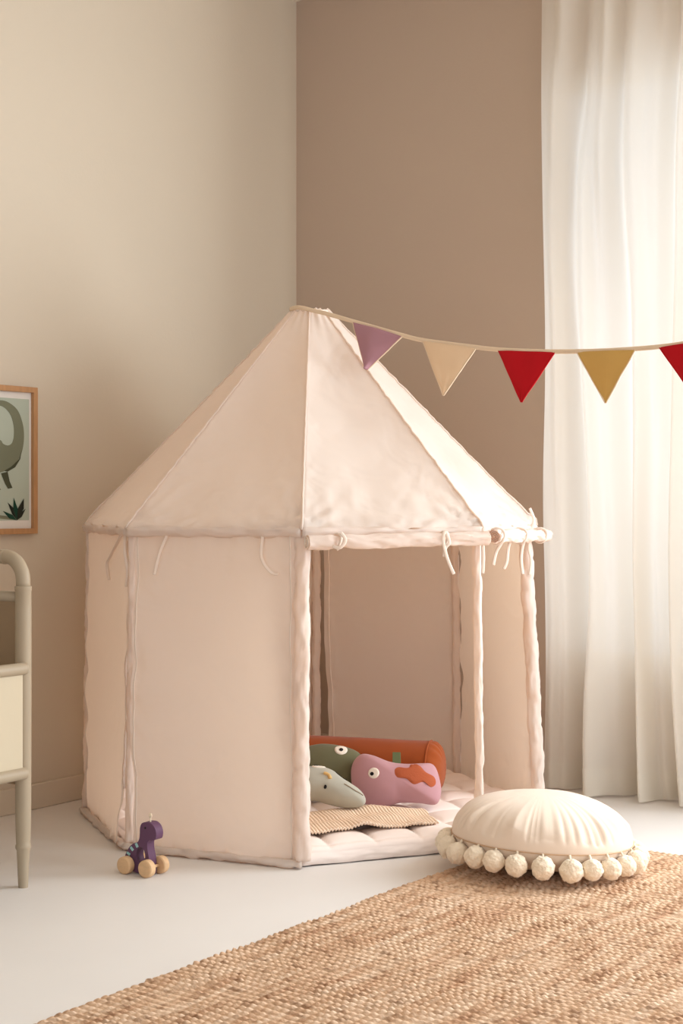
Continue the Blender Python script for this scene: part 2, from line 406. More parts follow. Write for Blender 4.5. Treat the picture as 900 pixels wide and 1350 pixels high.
# rolled-up doors, hung under the eave on the outside
def roll(p0, p1, r, seed):
    L_ = (p1 - p0).length; d = (p1 - p0).normalized()
    path = [p0.lerp(p1, i / 70) + Z3 * (.004 * N(i * .11, seed)) for i in range(71)]
    ties = (.16, .75)
    def rad(t, a):
        sq = sum(.16 * math.exp(-((t - q) / .03) ** 2) for q in ties)
        return r * (1 - sq + .22 * N(t * 7 + math.cos(a), math.sin(a) * 1.3, seed) + .10 * N(t * 22, math.cos(a) * 1.5, seed + 3 + math.sin(a) * 1.5)
                    - .20 * RN(t * 6 + .4 * math.cos(a), math.cos(a) * 1.4 + t * 3, seed + 6 + math.sin(a) * 1.4))
    rd = MB().tube(path, rad, 26).build('rolled_door', M['cloth'], tent, auto=50)
    # spiral of cloth at each open end
    for e, s in ((p0, -1), (p1, 1)):
        ax1 = Z3; ax2 = d.cross(Z3)
        sp = [e + d * s * (.002 + .0008 * (1 - i / 80)) + (ax1 * math.cos(i * .235) + ax2 * math.sin(i * .235)) * r * (.12 + .8 * i / 80) for i in range(81)]
        MB().tube(sp, .0016, 6).build('roll_spiral', M['rollend'] if (seed > 5 and s < 0) else M['piping'], rd)
    return rd
e0, e1, e2 = corner(0, .668, ZE - .026), corner(1, .668, ZE - .026), corner(2, .668, ZE - .026)
n0, n1 = side_n(0), side_n(1)
ra0, ra1 = e0.lerp(e1, .02) + n0 * .016 + Z3 * .0, e0.lerp(e1, 1.0) + n0 * .016 + Z3 * .006
rb0, rb1 = e1.lerp(e2, .06) + n1 * .018 + Z3 * .010, e1.lerp(e2, 1.06) + n1 * .018 + Z3 * .002
roll(ra0, ra1, .0185, 2.0); roll(rb0, rb1, .0185, 9.0)

def ribbon(pts, w=.0045):
    path = spline(pts, 8)
    MB().tube(path, w, 8, flat=.22, updir=(1, .2, .1)).build('tie_ribbon', M['ribbon'], tent)
def band(c, d, r):
    ax1 = Z3; ax2 = d.cross(Z3).normalized()
    path = [c + (ax1 * math.cos(a) + ax2 * math.sin(a)) * r + d * .004 * math.sin(a * 2) for a in [2 * PI * i / 24 for i in range(25)]]
    MB().tube(path, .0035, 8, caps=False).build('tie_band', M['ribbon'], tent)
dA = (ra1 - ra0).normalized(); dB = (rb1 - rb0).normalized()
for t in (.16, .75): band(ra0.lerp(ra1, t), dA, .0195)
for t in (.04, .45, .85): band(rb0.lerp(rb1, t), dB, .021)
def rib_px(pts, d): ribbon([P(x, y, d) for x, y in pts])
c = ra0.lerp(ra1, .16); rib_px([(449, 702), (455, 712), (448, 722), (438, 720)], c.y - .03)
c = ra0.lerp(ra1, .75); rib_px([(586, 700), (584, 712), (589, 735), (598, 757)], c.y - .03); rib_px([(587, 700), (592, 715), (587, 722), (585, 734)], c.y - .028)
y1 = rb0.y
rib_px([(637, 696), (636, 712), (637, 735), (636, 756)], y1 - .03)
rib_px([(668, 702), (662, 714), (654, 728), (650, 745)], rb0.lerp(rb1, .35).y - .05)
rib_px([(676, 701), (670, 722), (668, 740), (664, 750)], rb0.lerp(rb1, .45).y - .04)
rib_px([(697, 703), (690, 716), (687, 735), (689, 757)], rb0.lerp(rb1, .8).y - .04)
rib_px([(698, 700), (703, 690), (703, 682), (698, 670)], rb0.lerp(rb1, .85).y - .03)
rib_px([(702, 701), (697, 720), (700, 740), (698, 758)], rb0.lerp(rb1, .85).y - .03)
def rib_panel(fn, n, pts):
    ribbon([fn(u, v) + n * .008 for u, v in pts])
n7, n6 = side_n(7), side_n(6)
rib_panel(f7, n7, [(.80, .985), (.79, .93), (.81, .90), (.855, .875), (.89, .872)])
rib_panel(f7, n7, [(.21, .985), (.165, .93), (.13, .86)])
rib_panel(f6, n6, [(.88, .985), (.60, .91), (.52, .88), (.56, .83)])
rib_panel(f6, n6, [(.95, .985), (.985, .93), (1.0, .87), (.99, .82)])
for q in ((.12, .06), (.2, .06)):
    pass

# ------------------------------------------------------------------ quilted floor mat
MH = .05
mt = thing('quilted_floor_mat', 'padded cream quilted mat covering the floor inside the play tent', 'floor mat', TC)
ex = (corner(1, 1) - corner(0, 1)).normalized(); ey = Vector((-ex.y, ex.x, 0))
apo = .645 * math.cos(PI / 8)
def octr(a):
    b = ((a + ROT) % (PI / 4)) - PI / 8; return apo / math.cos(b)
def matpt(u, v):
    x, y = u * 2 - 1, v * 2 - 1
    m = max(abs(x), abs(y)); l = math.hypot(x, y)
    if l < 1e-6: d = Vector((0, 0, 0)); r = 0
    else:
        a = math.atan2(x, -y); r = m * octr(a); d = Vector((math.sin(a), -math.cos(a), 0)) * r
    rr = (octr(math.atan2(x, -y)) - r) if l > 1e-6 else .6
    c_ = .128; o_ = Vector((.02, 0, 0))
    s = (d - corner(0, .645) + TC).dot(ex) if 0 else d.dot(ex) + .035; t = d.dot(ey) + apo
    puff = (abs(math.sin(PI * s / c_)) * abs(math.sin(PI * (t - .03) / c_))) ** .32
    z = MH - .012 + .020 * puff * min(1, rr / .03) + .003 * N(d.x * 9, d.y * 9)
    e = max(0, 1 - rr / .016); z -= .03 * (1 - math.sqrt(max(0, 1 - e * e)))
    return TC + d + Z3 * z
mb = MB(); mb.grid(matpt, 230, 230)
mb.build('quilted_top', M['mat'], mt)
def matside(u, v):
    a = 2 * PI * u; r = octr(a) * 1.0
    s = math.sin(PI * v); 
    z = .004 + (MH - .044) * 1 * v if 0 else .003 + (MH - .046 + .026) * v
    r2 = r + .006 * s + .005 * N(a * 12, v * 2, 3) * s + .002 * N(a * 40, v * 4)
    return TC + Vector((math.sin(a), -math.cos(a), 0)) * r2 + Z3 * (z + .002 * N(a * 9, v))
mb = MB(); mb.grid(matside, 400, 10, cu=True)
mb.build('side_band', M['mat'], mt)

# ------------------------------------------------------------------ soft toys inside
def inflated(name, outline, T, mats, frame, parent, rings=16, back=.7, power=2.2, subn=8):
    """outline: closed 2-D points (metres); frame: (origin, X, Y, N) ; returns surface function"""
    o2 = [Vector((p[0], p[1], 0)) for p in outline]
    ol = spline(o2, subn, closed=True); k = len(ol)
    c = sum(ol, Vector()) / k
    O, X, Y, Nn = frame
    def prof(s): return (max(0, 1 - s ** power)) ** .5
    def to3(p, h): return O + X * p.x + Y * p.y + Nn * h
    v = []; f = []
    for side in (1, -1):
        for j in range(rings + 1):
            s = 1 - j / rings
            s = math.sin(s * PI / 2)
            for i in range(k):
                p = c + (ol[i] - c) * s
                h = T * prof(s) * (1 if side > 0 else -back) + .0015 * N(p.x * 40, p.y * 40, side) * (1 - s)
                v.append(to3(p, h))
    R_ = rings + 1
    for sd in (0, 1):
        for j in range(rings):
            for i in range(k):
                a = (sd * R_ + j) * k + i; b = (sd * R_ + j) * k + (i + 1) % k
                f.append((a, b, b + k, a + k))
    mb = MB(); mb.add(v, f)
    ob = mb.build(name, mats, parent)
    ang = sorted((math.atan2((p - c).y, (p - c).x), (p - c).length) for p in ol)
    def surf(x, y, lift=.0015):
        q = Vector((x, y, 0)) - c; a = math.atan2(q.y, q.x)
        best = min(ang, key=lambda t: abs((t[0] - a + PI) % (2 * PI) - PI))
        s = min(1, q.length / best[1])
        return to3(Vector((x, y, 0)), T * prof(s) + lift)
    return ob, surf, to3
def patch(name, surf, pts, m, parent, lift=.003, closed_spline=True, rings=6, dome=.0):
    o2 = [Vector((p[0], p[1], 0)) for p in pts]
    ol = spline(o2, 6, closed=True) if closed_spline else o2
    k = len(ol); c = sum(ol, Vector()) / k; v = []; f = []
    for j in range(rings + 1):
        s = 1 - j / rings
        for i in range(k):
            p = c + (ol[i] - c) * s
            v.append(surf(p.x, p.y, lift + dome * (1 - s * s) - (.0028 if j == 0 else 0)))
    for j in range(rings):
        for i in range(k): f.append((j * k + i, j * k + (i + 1) % k, (j + 1) * k + (i + 1) % k, (j + 1) * k + i))
    return MB().add(v, f).build(name, m, parent)
def circ(x, y, rx, ry=None, n=14):
    ry = ry or rx; return [(x + rx * math.cos(2 * PI * i / n), y + ry * math.sin(2 * PI * i / n)) for i in range(n)]

# bolster
zb = MH + .004
bc1, bc0 = Vector((.262, 4.47, zb + .079)), Vector((-.30, 4.635, zb + .079))
bol = thing('bolster_cushion', 'long rust-orange velvet bolster lying behind the animal pillows', 'bolster', (bc0 + bc1) / 2 - Z3 * .079)
bd = (bc1 - bc0).normalized()
mb = MB()
mb.tube([bc0.lerp(bc1, i / 50) for i in range(51)], lambda t, a: .079 * (1 + .018 * N(t * 6, math.cos(a) * 1.4, math.sin(a) * 1.4)), 48, caps=False)
mb.build('bolster_body', M['rust'], bol)
bx = Z3; by = bd.cross(Z3)
for e, s in ((bc0, -1), (bc1, 1)):
    def endc(u, v, e=e, s=s):
        a = 2 * PI * u; r = .079 * (1 - v) ** .55 if v < 1 else 0
        ro = .079 * math.cos(v * PI / 2) ** .7 if v < 1 else 0
        h = .042 * math.sin(v * PI / 2)
        r2 = ro * (1 + .035 * math.sin(a * 17 + 2 * math.sin(a * 3)) * math.sin(min(1, v * 1.5) * PI / 2))
        return e + bd * s * h + (bx * math.cos(a) + by * math.sin(a)) * r2
    MB().grid(endc, 120, 16, cu=True).build('gathered_end', M['rust'], bol)
    MB().tube([e + (bx * math.cos(a) + by * math.sin(a)) * .0785 for a in [2 * PI * i / 60 for i in range(61)]], .003, 8, caps=False).build('end_piping', M['rust'], bol)

def crop2(u, v, u0, v0, d, ys=1.06): return ((u - u0) * .3 * d / F_PX, (v0 - v) * .3 * d / F_PX * ys)
# pink pillow
dP = 4.20
O = P(390 + 440 * .3, 940 + 412 * .3, dP); O.z = MH + .012
tilt = math.radians(28)
fr = (O + Vector((0, .062, 0)), Vector((1, -.10, .0)).normalized(), Vector((0, math.sin(tilt), math.cos(tilt))), Vector((-.05, -math.cos(tilt), math.sin(tilt))).normalized())
pk = thing('pink_animal_pillow', 'dusty pink animal-shaped pillow with one round eye and a rust patch', 'soft toy pillow', (O.x, O.y + .06, MH))
C = lambda u, v: crop2(u, v, 440, 412, dP)
out = [C(*q) for q in ((243, 300), (248, 235), (285, 192), (340, 196), (420, 224), (500, 232), (575, 228), (615, 232), (637, 275), (646, 350), (622, 400), (550, 396), (465, 396), (415, 410), (360, 416), (300, 402), (258, 360))]
ob, sf, _ = inflated('body', out, .055, M['pink'], fr, pk)
ey_ = patch('eye', sf, circ(*C(347, 294), .0158), M['eye'], pk)
patch('pupil', sf, circ(*C(339, 298), .0056), M['black'], ey_, lift=.0052)
patch('rust_patch', sf, [C(*q) for q in ((441, 282), (458, 265), (500, 268), (515, 247), (545, 247), (578, 280), (616, 296), (622, 325), (600, 344), (568, 326), (525, 340), (492, 318), (450, 312))], M['patch'], pk)
mb = MB(); cx_, cy_ = C(449, 205)
mb.prism([fr[0] + fr[1] * (cx_ + a) + fr[2] * (cy_ + b) + fr[3] * .004 for a, b in ((-.012, -.02), (.012, -.02), (.012, .017), (-.011, .017))], fr[3], .004)
tb = mb.build('fabric_tab', M['tab'], pk, smooth=False, bevel=.001); tb['label'] = 'small green fabric tab'
# green pillow
dG = 4.30
O = P(390 + 150 * .3, 940 + 330 * .3, dG); O.z = MH + .012
tilt = math.radians(25)
fr = (O + Vector((0, .055, 0)), Vector((1, -.18, 0)).normalized(), Vector((0, math.sin(tilt), math.cos(tilt))), Vector((-.1, -math.cos(tilt), math.sin(tilt))).normalized())
gk = thing('green_animal_pillow', 'moss green animal-shaped pillow with a big round eye, behind the grey one', 'soft toy pillow', (O.x, O.y + .05, MH))
C = lambda u, v: crop2(u, v, 150, 400, dG)
out = [C(*q) for q in ((-130, 290), (-110, 230), (-40, 195), (40, 176), (110, 163), (180, 166), (240, 178), (285, 200), (310, 240), (308, 300), (285, 360), (220, 395), (120, 405), (0, 400), (-90, 370))]
ob, sf, _ = inflated('body', out, .05, M['green'], fr, gk)
ey_ = patch('eye', sf, circ(*C(204, 198), .0185, .0165), M['eye'], gk)
patch('pupil', sf, circ(*C(205, 198), .0060), M['black'], ey_, lift=.0052)
# grey pillow
dS = 4.09
O = P(390 + 190 * .3, 940 + 418 * .3, dS); O.z = MH + .030
tilt = math.radians(50)
fr = (O + Vector((0, .045, .012)), Vector((1, -.02, 0)).normalized(), Vector((0, math.sin(tilt), math.cos(tilt))), Vector((0, -math.cos(tilt), math.sin(tilt))))
sk = thing('grey_animal_pillow', 'pale grey long-snouted animal pillow lying on the knitted blanket', 'soft toy pillow', (O.x, O.y + .045, MH))
C = lambda u, v: crop2(u, v, 190, 408, dS, 1.06)
out = [C(*q) for q in ((-70, 300), (-45, 245), (20, 220), (85, 220), (130, 228), (172, 250), (215, 292), (262, 328), (296, 358), (308, 390), (290, 412), (240, 418), (190, 412), (135, 396), (85, 378), (30, 372), (-40, 350))]
ob, sf, _ = inflated('body', out, .046, M['grey'], fr, sk)
ey_ = patch('eye', sf, circ(*C(98, 243), .020, .011), M['eye'], sk)
patch('pupil', sf, circ(*C(84, 237), .0075, .0035), M['black'], ey_, lift=.005)
patch('nostril', sf, circ(*C(128, 364), .0042), M['black'], sk)
def stitch(name, pts, m, parent, r=.0014):
    MB().tube([sf(*p, .0012) for p in [(q.x, q.y) for q in spline([Vector((*C(*k), 0)) for k in pts], 8)]], r, 6).build(name, m, parent)
stitch('ear', ((122, 300), (135, 304), (146, 314), (150, 330)), M['yellow'], sk, r=.005)
stitch('mouth_stitch', ((172, 262), (182, 278), (200, 292), (222, 308)), M['black'], sk)
patch('mouth_patch', sf, [C(*q) for q in ((186, 274), (205, 284), (212, 296), (198, 290))], M['thread_pink'], sk, lift=.002)
stitch('snout_seam', ((212, 352), (240, 366), (262, 376), (296, 384)), M['rackend'], sk, r=.0012)

# ------------------------------------------------------------------ knitted blanket
bk_pts = [Vector((-.16, 3.87, 0)), Vector((.258, 4.03, 0)), Vector((.225, 4.20, 0)), Vector((-.36, 4.13, 0))]
def blk(u, v, ridges=True):
    p = bk_pts[0].lerp(bk_pts[1], u).lerp(bk_pts[3].lerp(bk_pts[2], u), v)
    p += Vector((.008 * N(v * 3, u * 2, 9), .012 * N(u * 4.2, v, 5), 0))
    base = .064 + .012 * (N(p.x * 11, p.y * 11) + .6 * N(p.x * 6 + 3, p.y * 16))
    base += .012 * math.exp(-((u - .53) / .07) ** 2) * (1 - v) + .010 * math.exp(-(((u - .62) - .1 * v) / .1) ** 2) * v
    q = p.x * .97 + p.y * .25 + .004 * N(p.x * 8, p.y * 8, 3); w = p.y * .97 - p.x * .25
    rib = abs(math.sin(PI * q / .0088)) if ridges else 0
    z = base + .0050 * rib + .0012 * math.sin(2 * PI * w / .006 + PI * math.floor(q / .0088))
    return p + Z3 * z
mb = MB(); mb.grid(lambda u, v: blk(u, v), 520, 210)
bl = mb.build('knitted_blanket', M['knit'], solid=.004)
tag(bl, 'taupe ribbed knitted blanket spread on the front of the quilted mat', 'blanket')

# ------------------------------------------------------------------ pom-pom cushion
RUG_T = .018
cc = Vector((.497, 3.768, 0))
cu = thing('round_pompom_cushion', 'round cream floor cushion edged with pompoms on the corner of the jute rug', 'cushion', cc + Z3 * RUG_T)
CR = .223; zs = .085
tl = Matrix.Rotation(math.radians(3), 4, 'Y') @ Matrix.Rotation(math.radians(-2), 4, 'X')
def cush(u, v, top):
    a = 2 * PI * u
    r = math.sin(v * PI / 2) ** .92 if top else v
    rr = CR * r
    h = (.112 * math.cos(v * PI / 2) ** .85) if top else -.062 * (1 - v ** 4.0) ** .6
    fold = math.exp(-(1 - r) / .16)
    g = .020 * math.exp(-(1 - r) / .13) * min(1, (1 - r) / .05) * N(a * 5.2 if a < PI else (2 * PI - a) * 5.2, 4.4, r * 1.2) * top
    g -= .012 * math.exp(-(1 - r) / .16) * min(1, (1 - r) / .03) * RN(math.cos(a) * 6.5, math.sin(a) * 6.5, 3.3) * top
    g += .020 * fold * (abs(math.sin(a * 11 + 1.5 * N(math.cos(a) * 2, math.sin(a) * 2))) ** .5 - .6) * N(math.cos(a) * 3, math.sin(a) * 3, 2) * 2.4 * (1 - r ** 30)
    h += g + .004 * N(rr * math.cos(a) * 6, rr * math.sin(a) * 6)*(1-r**8)
    return Vector((math.cos(a) * rr, math.sin(a) * rr, h))
def cplace(p): return cc + Z3 * zs + (tl @ p)
mb = MB()
mb.grid(lambda u, v: cplace(cush(u, .03 + .97 * v, True)), 320, 60, cu=True)
mb.add([cplace(cush(i / 320, .03, True)) for i in range(320)], [tuple(range(320))])
mb.grid(lambda u, v: cplace(cush(u, v, False)), 320, 30, cu=True)
mb.build('cushion_body', M['cushion'], cu)
MB().tube([cplace(Vector((math.cos(a) * (CR + .001), math.sin(a) * (CR + .001), 0))) for a in [2 * PI * i / 120 for i in range(121)]], .0018, 8, caps=False).build('edge_seam', M['seam'], cu)
def pom_mesh(seed):
    rnd = random.Random(seed)
    bm = bmesh.new(); bmesh.ops.create_icosphere(bm, subdivisions=5, radius=1)
    for v in bm.verts:
        d = v.co.normalized()
        v.co = d * .0262 * (1 + .10 * N(d.x * 2.2 + seed, d.y * 2.2, d.z * 2.2) + .035 * N(d.x * 5, d.y * 5 + seed, d.z * 5) + .05 * N(d.x * 19, d.y * 19 + seed, d.z * 19) + rnd.uniform(-.03, .03))
    me = bpy.data.meshes.new('pompom'); bm.to_mesh(me); bm.free()
    me.polygons.foreach_set('use_smooth', [True] * len(me.polygons)); me.materials.append(M['pompom']); return me
pms = [pom_mesh(s) for s in (1.1, 5.2, 9.7)]
off = Matrix.Translation(-cu.location)
npom = 25
for i in range(npom):
    a = 2 * PI * (i + .32) / npom + random.uniform(-.05, .05)
    e = cplace(Vector((math.cos(a) * (CR + .001), math.sin(a) * (CR + .001), 0)))
    rad = Vector((math.cos(a), math.sin(a), 0))
    c = e + rad * .013 + Vector((0, 0, -.030 + random.uniform(-.004, .003)))
    pole = Vector((corner(1, RB - .012).x, corner(1, RB - .012).y, 0))
    while (Vector((c.x, c.y, 0)) - pole).length < .046:
        a += .02; rad = Vector((math.cos(a), math.sin(a), 0)); e = cplace(rad * (CR + .001)); c = e + rad * .013 - Z3 * .03
    mesh = pms[i % 3]
    # rest on the mat edge where the tent is behind it, clear of the rug elsewhere
    o = bpy.data.objects.new('pompom', mesh); COL.objects.link(o); o.parent = cu; o.matrix_parent_inverse = off
    lo = RUG_T + .027
    if ((c - TC).length and (Vector((c.x, c.y, 0)) - TC).dot(side_n(0)) < apo + .035): lo = MH + .035
    if (Vector((c.x, c.y, 0)) - TC).dot(side_n(1)) < apo + .02 and (Vector((c.x, c.y, 0)) - TC).dot(side_n(0)) < apo + .05: lo = MH + .035
    c.z = max(c.z, lo)
    o.location = c; o.rotation_euler = (random.uniform(0, 6), random.uniform(0, 6), random.uniform(0, 6))
    s_ = random.uniform(.94, 1.08); o.scale = (s_, s_, s_)
    MB().tube([e, e.lerp(c, .5) + rad * .004, c], .0032, 6).build('cord', M['pompom'], o)

# ------------------------------------------------------------------ jute rug
def build_rug():
    # corner of the rug seen behind the cushion, sides parallel to the walls
    cor = Vector((.54, 4.13, 0))
    A, B = 2.2, 3.3
    nu, nv = 760, 1100
    u = np.linspace(0, A, nu + 1); v = np.linspace(0, B, nv + 1)
    U, V = np.meshgrid(u, v)
    # smooth pseudo noise
    rng = np.random.RandomState(3)
    def sn(x, y, k=14, f0=6, f1=30):
        s = np.zeros_like(x)
        for _ in range(k):
            a = rng.uniform(0, 2 * PI); f = rng.uniform(f0, f1); s += np.sin(f * (math.cos(a) * x + math.sin(a) * y) + rng.uniform(0, 6.3))
        return s / math.sqrt(k)
    per = .0195
    Vw = V + .004 * sn(U, V, 10, 3, 14)
    row = np.floor(Vw / per); fr = Vw / per - row
    ridge = np.sin(PI * fr) ** .8
    rowr = rng.uniform(0, 1, int(B / per) + 60)
    ri = rowr[np.clip(row.astype(int) + 20, 0, len(rowr) - 1)]
    bead = .5 + .5 * np.sin(2 * PI * (U / .0165 + ri * 1.2 + .5 * row + .35 * fr) + .7 * sn(U, V, 8, 20, 60))
    h = .0095 * ridge * (.62 + .38 * bead ** .8) * (.9 + .22 * sn(U, V, 12, 10, 60))
    edge = np.minimum(np.minimum(U, A - U), np.minimum(V, B - V))
    z = .003 + np.clip(edge / .006, 0, 1) * (.003 + np.clip(h, 0, .016))
    X = U + .004 * np.sin(2 * PI * V / per) * np.exp(-U / .02) + .003 * sn(V, V * 0, 6, 2, 20)
    W = V + .004 * sn(U, U * 0, 6, 2, 12)
    co = np.empty((U.size, 3))
    for i in range(3): co[:, i] = cor[i] + DR[i] * X.ravel() - DL[i] * W.ravel()
    co[:, 2] = z.ravel()
    base = co - np.array(cor)
    idx = np.arange(U.size).reshape(U.shape)
    q = np.stack([idx[:-1, :-1], idx[1:, :-1], idx[1:, 1:], idx[:-1, 1:]], -1).reshape(-1, 4)
    me = bpy.data.meshes.new('jute_rug')
    me.vertices.add(len(base)); me.vertices.foreach_set('co', base.ravel())
    me.loops.add(q.size); me.loops.foreach_set('vertex_index', q.ravel().astype(np.int32))
    me.polygons.add(len(q)); me.polygons.foreach_set('loop_start', np.arange(0, q.size, 4, dtype=np.int32))
    uv = me.uv_layers.new(name='uv')
    uvs = np.stack([U.ravel(), V.ravel()], -1)[q.ravel()]
    uv.data.foreach_set('uv', uvs.ravel())
    me.update(calc_edges=True); me.validate()
    me.polygons.foreach_set('use_smooth', np.ones(len(q), dtype=bool))
    me.materials.append(M['jute'])
    o = bpy.data.objects.new('jute_rug', me); COL.objects.link(o); o.location = cor
    if me.polygons[0].normal.z < 0: me.flip_normals()
    tag(o, 'chunky woven natural jute rug on the white floor in the foreground', 'rug')
build_rug()

# ------------------------------------------------------------------ toy dinosaur
TD = Vector((-.526, 3.768, 0))
phi = math.radians(33)
hx = Vector((math.cos(phi), -math.sin(phi), 0)); hy = Vector((math.sin(phi), math.cos(phi), 0))   # heading, far side
toy = thing('toy_dinosaur', 'small purple wooden dinosaur on four round wooden wheels, beside the tent', 'toy', TD)
kx = 1 / 5.625 * 3.73 / 2000 / math.cos(phi); kz = 1 / 5.625 * 3.73 / 2000
def D(u, v): return ((u - 400) * kx, (738 - v) * kz)
TH = .027
outl = [D(*q) for q in ((392, 625), (405, 585), (432, 540), (465, 512), (494, 500), (508, 470), (512, 430), (514, 390), (528, 356), (562, 343), (600, 346), (632, 375), (644, 420), (636, 460), (610, 472), (585, 476), (572, 500), (575, 550), (588, 620), (590, 725), (560, 735), (455, 722), (432, 690), (418, 655))]
hole = [D(520 + 36 * math.cos(t), 594 + 60 * math.sin(t)) for t in [2 * PI * i / 20 for i in range(20)]]
ol = [(p.x, p.y) for p in spline([Vector((*q, 0)) for q in outl], 5, closed=True)]
bm = bmesh.new()
def loop(pts):
    vs = [bm.verts.new(TD + hx * x + Z3 * z - hy * TH / 2) for x, z in pts]
    return [bm.edges.new((vs[i], vs[(i + 1) % len(vs)])) for i in range(len(vs))]
es = loop(ol) + loop(hole)
r = bmesh.ops.triangle_fill(bm, use_beauty=True, edges=es)
fs = [g for g in r['geom'] if isinstance(g, bmesh.types.BMFace)]
ext = bmesh.ops.extrude_face_region(bm, geom=fs)
bmesh.ops.translate(bm, verts=[g for g in ext['geom'] if isinstance(g, bmesh.types.BMVert)], vec=hy * TH)
bmesh.ops.recalc_face_normals(bm, faces=bm.faces)
me = bpy.data.meshes.new('body'); bm.to_mesh(me); bm.free()
me.materials.append(M['purple']); me.polygons.foreach_set('use_smooth', [True] * len(me.polygons)); me.set_sharp_from_angle(angle=math.radians(40))
o = bpy.data.objects.new('body', me); COL.objects.link(o); o.parent = toy; o.matrix_parent_inverse = Matrix.Translation(-TD)
b = o.modifiers.new('bevel', 'BEVEL'); b.width = .0016; b.segments = 2; b.limit_method = 'ANGLE'; b.angle_limit = math.radians(50)
def td(x, y, z): return TD + hx * x + hy * y + Z3 * z
WR = .0215
for wx in (.010, .078):
    for sy in (-1, 1):
        yc = sy * (TH / 2 + .0125)
        prof = [(-.010, .0), (-.010, .0185), (-.008, .0212), (-.0055, WR), (.0055, WR), (.008, .0212), (.010, .0185), (.010, .0)]
        def wf(u, v, wx=wx, yc=yc):
            j = int(round(v * (len(prof) - 1))); y, rr = prof[j]; a = 2 * PI * u
            return td(wx + math.cos(a) * rr, yc + y, WR + math.sin(a) * rr)
        MB().grid(wf, 40, len(prof) - 1, cu=True).build('wheel', M['beech'], toy, auto=35)
    MB().tube([td(wx, -TH / 2 - .004, WR), td(wx, TH / 2 + .004, WR)], .004, 12).build('axle', M['beech'], toy)
for (u, v, a) in ((415, 592, 62), (443, 552, 48), (482, 520, 32)):
    x, z = D(u + 6, v + 4); aa = math.radians(a)
    t1 = Vector((math.cos(aa), math.sin(aa))); n1_ = Vector((-math.sin(aa), math.cos(aa)))
    L1, W1_ = .0055, .0032
    cen = (x, z)
    # stripe wraps over the back edge across the whole thickness
    pts = []
    for (s_, t_) in ((-1, -1), (1, -1), (1, 1), (-1, 1)):
        pts.append((cen[0] + t1.x * s_ * W1_ * 1.2 + n1_.x * t_ * L1, cen[1] + t1.y * s_ * W1_ + n1_.y * t_ * L1))
    MB().prism([td(px_, -TH / 2 - .0008, pz_) for px_, pz_ in pts], hy, TH + .0016).build('back_stripe', M['teal'], toy, smooth=False)
x, z = D(557, 386)
MB().tube([td(x, -TH / 2 - .001, z), td(x, TH / 2 + .001, z)], .0026, 12).build('eye', M['black'], toy)
x, z = D(578, 345)
b0 = td(x, -.004, z - .004)
tuft = MB().tube([b0, b0 + Z3 * .014], .0022, 8).build('head_string', M['string'], toy)
for i in range(7):
    a = 2 * PI * i / 7
    dd = Vector((math.cos(a), math.sin(a), 0))
    MB().tube([b0 + Z3 * .012, b0 + Z3 * .019 + dd * .0035, b0 + Z3 * .026 + dd * .002], .0011, 6).build('strand', M['string'], tuft)

# ------------------------------------------------------------------ framed print on the left wall
def wt(px, lift=0.0):     # distance along the wall from WA for an image column
    k = (px - 450) / F_PX
    A_ = WA + DR * lift
    return (k * A_.y - A_.x) / (DL.x - k * DL.y)
NL = DR                       # wall normal into the room
def wp(px, py, lift):
    t = wt(px, lift); d = WA.y + DL.y * t + NL.y * lift
    p = WA + DL * t; p.z = EYE - (py - HOR) * d / F_PX
    return p + NL * lift
tR = wt(50.0, .022); zt, zbt = 1.256, .822; FW_, FT = .016, .022; tL = tR - .335
def wq(t, z, lift): return WA + DL * t + Z3 * z + NL * lift
pic = thing('framed_print', 'oak-framed dinosaur print hanging on the left wall above the beige rack', 'picture', wq((tL + tR) / 2, zbt, 0))
mb = MB(); ax = (DL, NL, Z3)
for (a, b, c, d) in ((tL, tR, zt - FW_, zt), (tL, tR, zbt, zbt + FW_), (tL, tL + FW_, zbt + FW_, zt - FW_), (tR - FW_, tR, zbt + FW_, zt - FW_)):
    mb.box(wq((a + b) / 2, (c + d) / 2, FT / 2), b - a, FT, d - c, ax)
mb.build('frame', M['frame_wood'], pic, smooth=False, bevel=.0012)
MB().box(wq((tL + tR) / 2, (zt + zbt) / 2, .006), tR - tL - 2 * FW_ + .004, .008, zt - zbt - 2 * FW_ + .004, ax).build('mount_board', M['paper'], pic, smooth=False)
pm = MB()
bl_ = .012
tR2 = wt(38.5, .011); tL2 = tL + (tR - tR2); z2t, z2b = zt - .016 - .020, zbt + .016 + .024
pm.box(wq((tL2 + tR2) / 2, (z2t + z2b) / 2, .0102), tR2 - tL2, .0006, z2t - z2b, ax, 0)
def art(pts, lift, mi, sp=True):
    q = [wp(x / 3.75, 480 + y / 3.75, lift) for x, y in pts]
    # keep the drawing on the sheet
    if sp: q = spline(q, 5, closed=True)
    q2 = []
    for p in q:
        t = max(tL2 + .002, min(tR2, (p - WA).dot(DL))); q2.append(wq(t, p.z, lift))
    pm.prism(q2, -NL, .0004, mi)
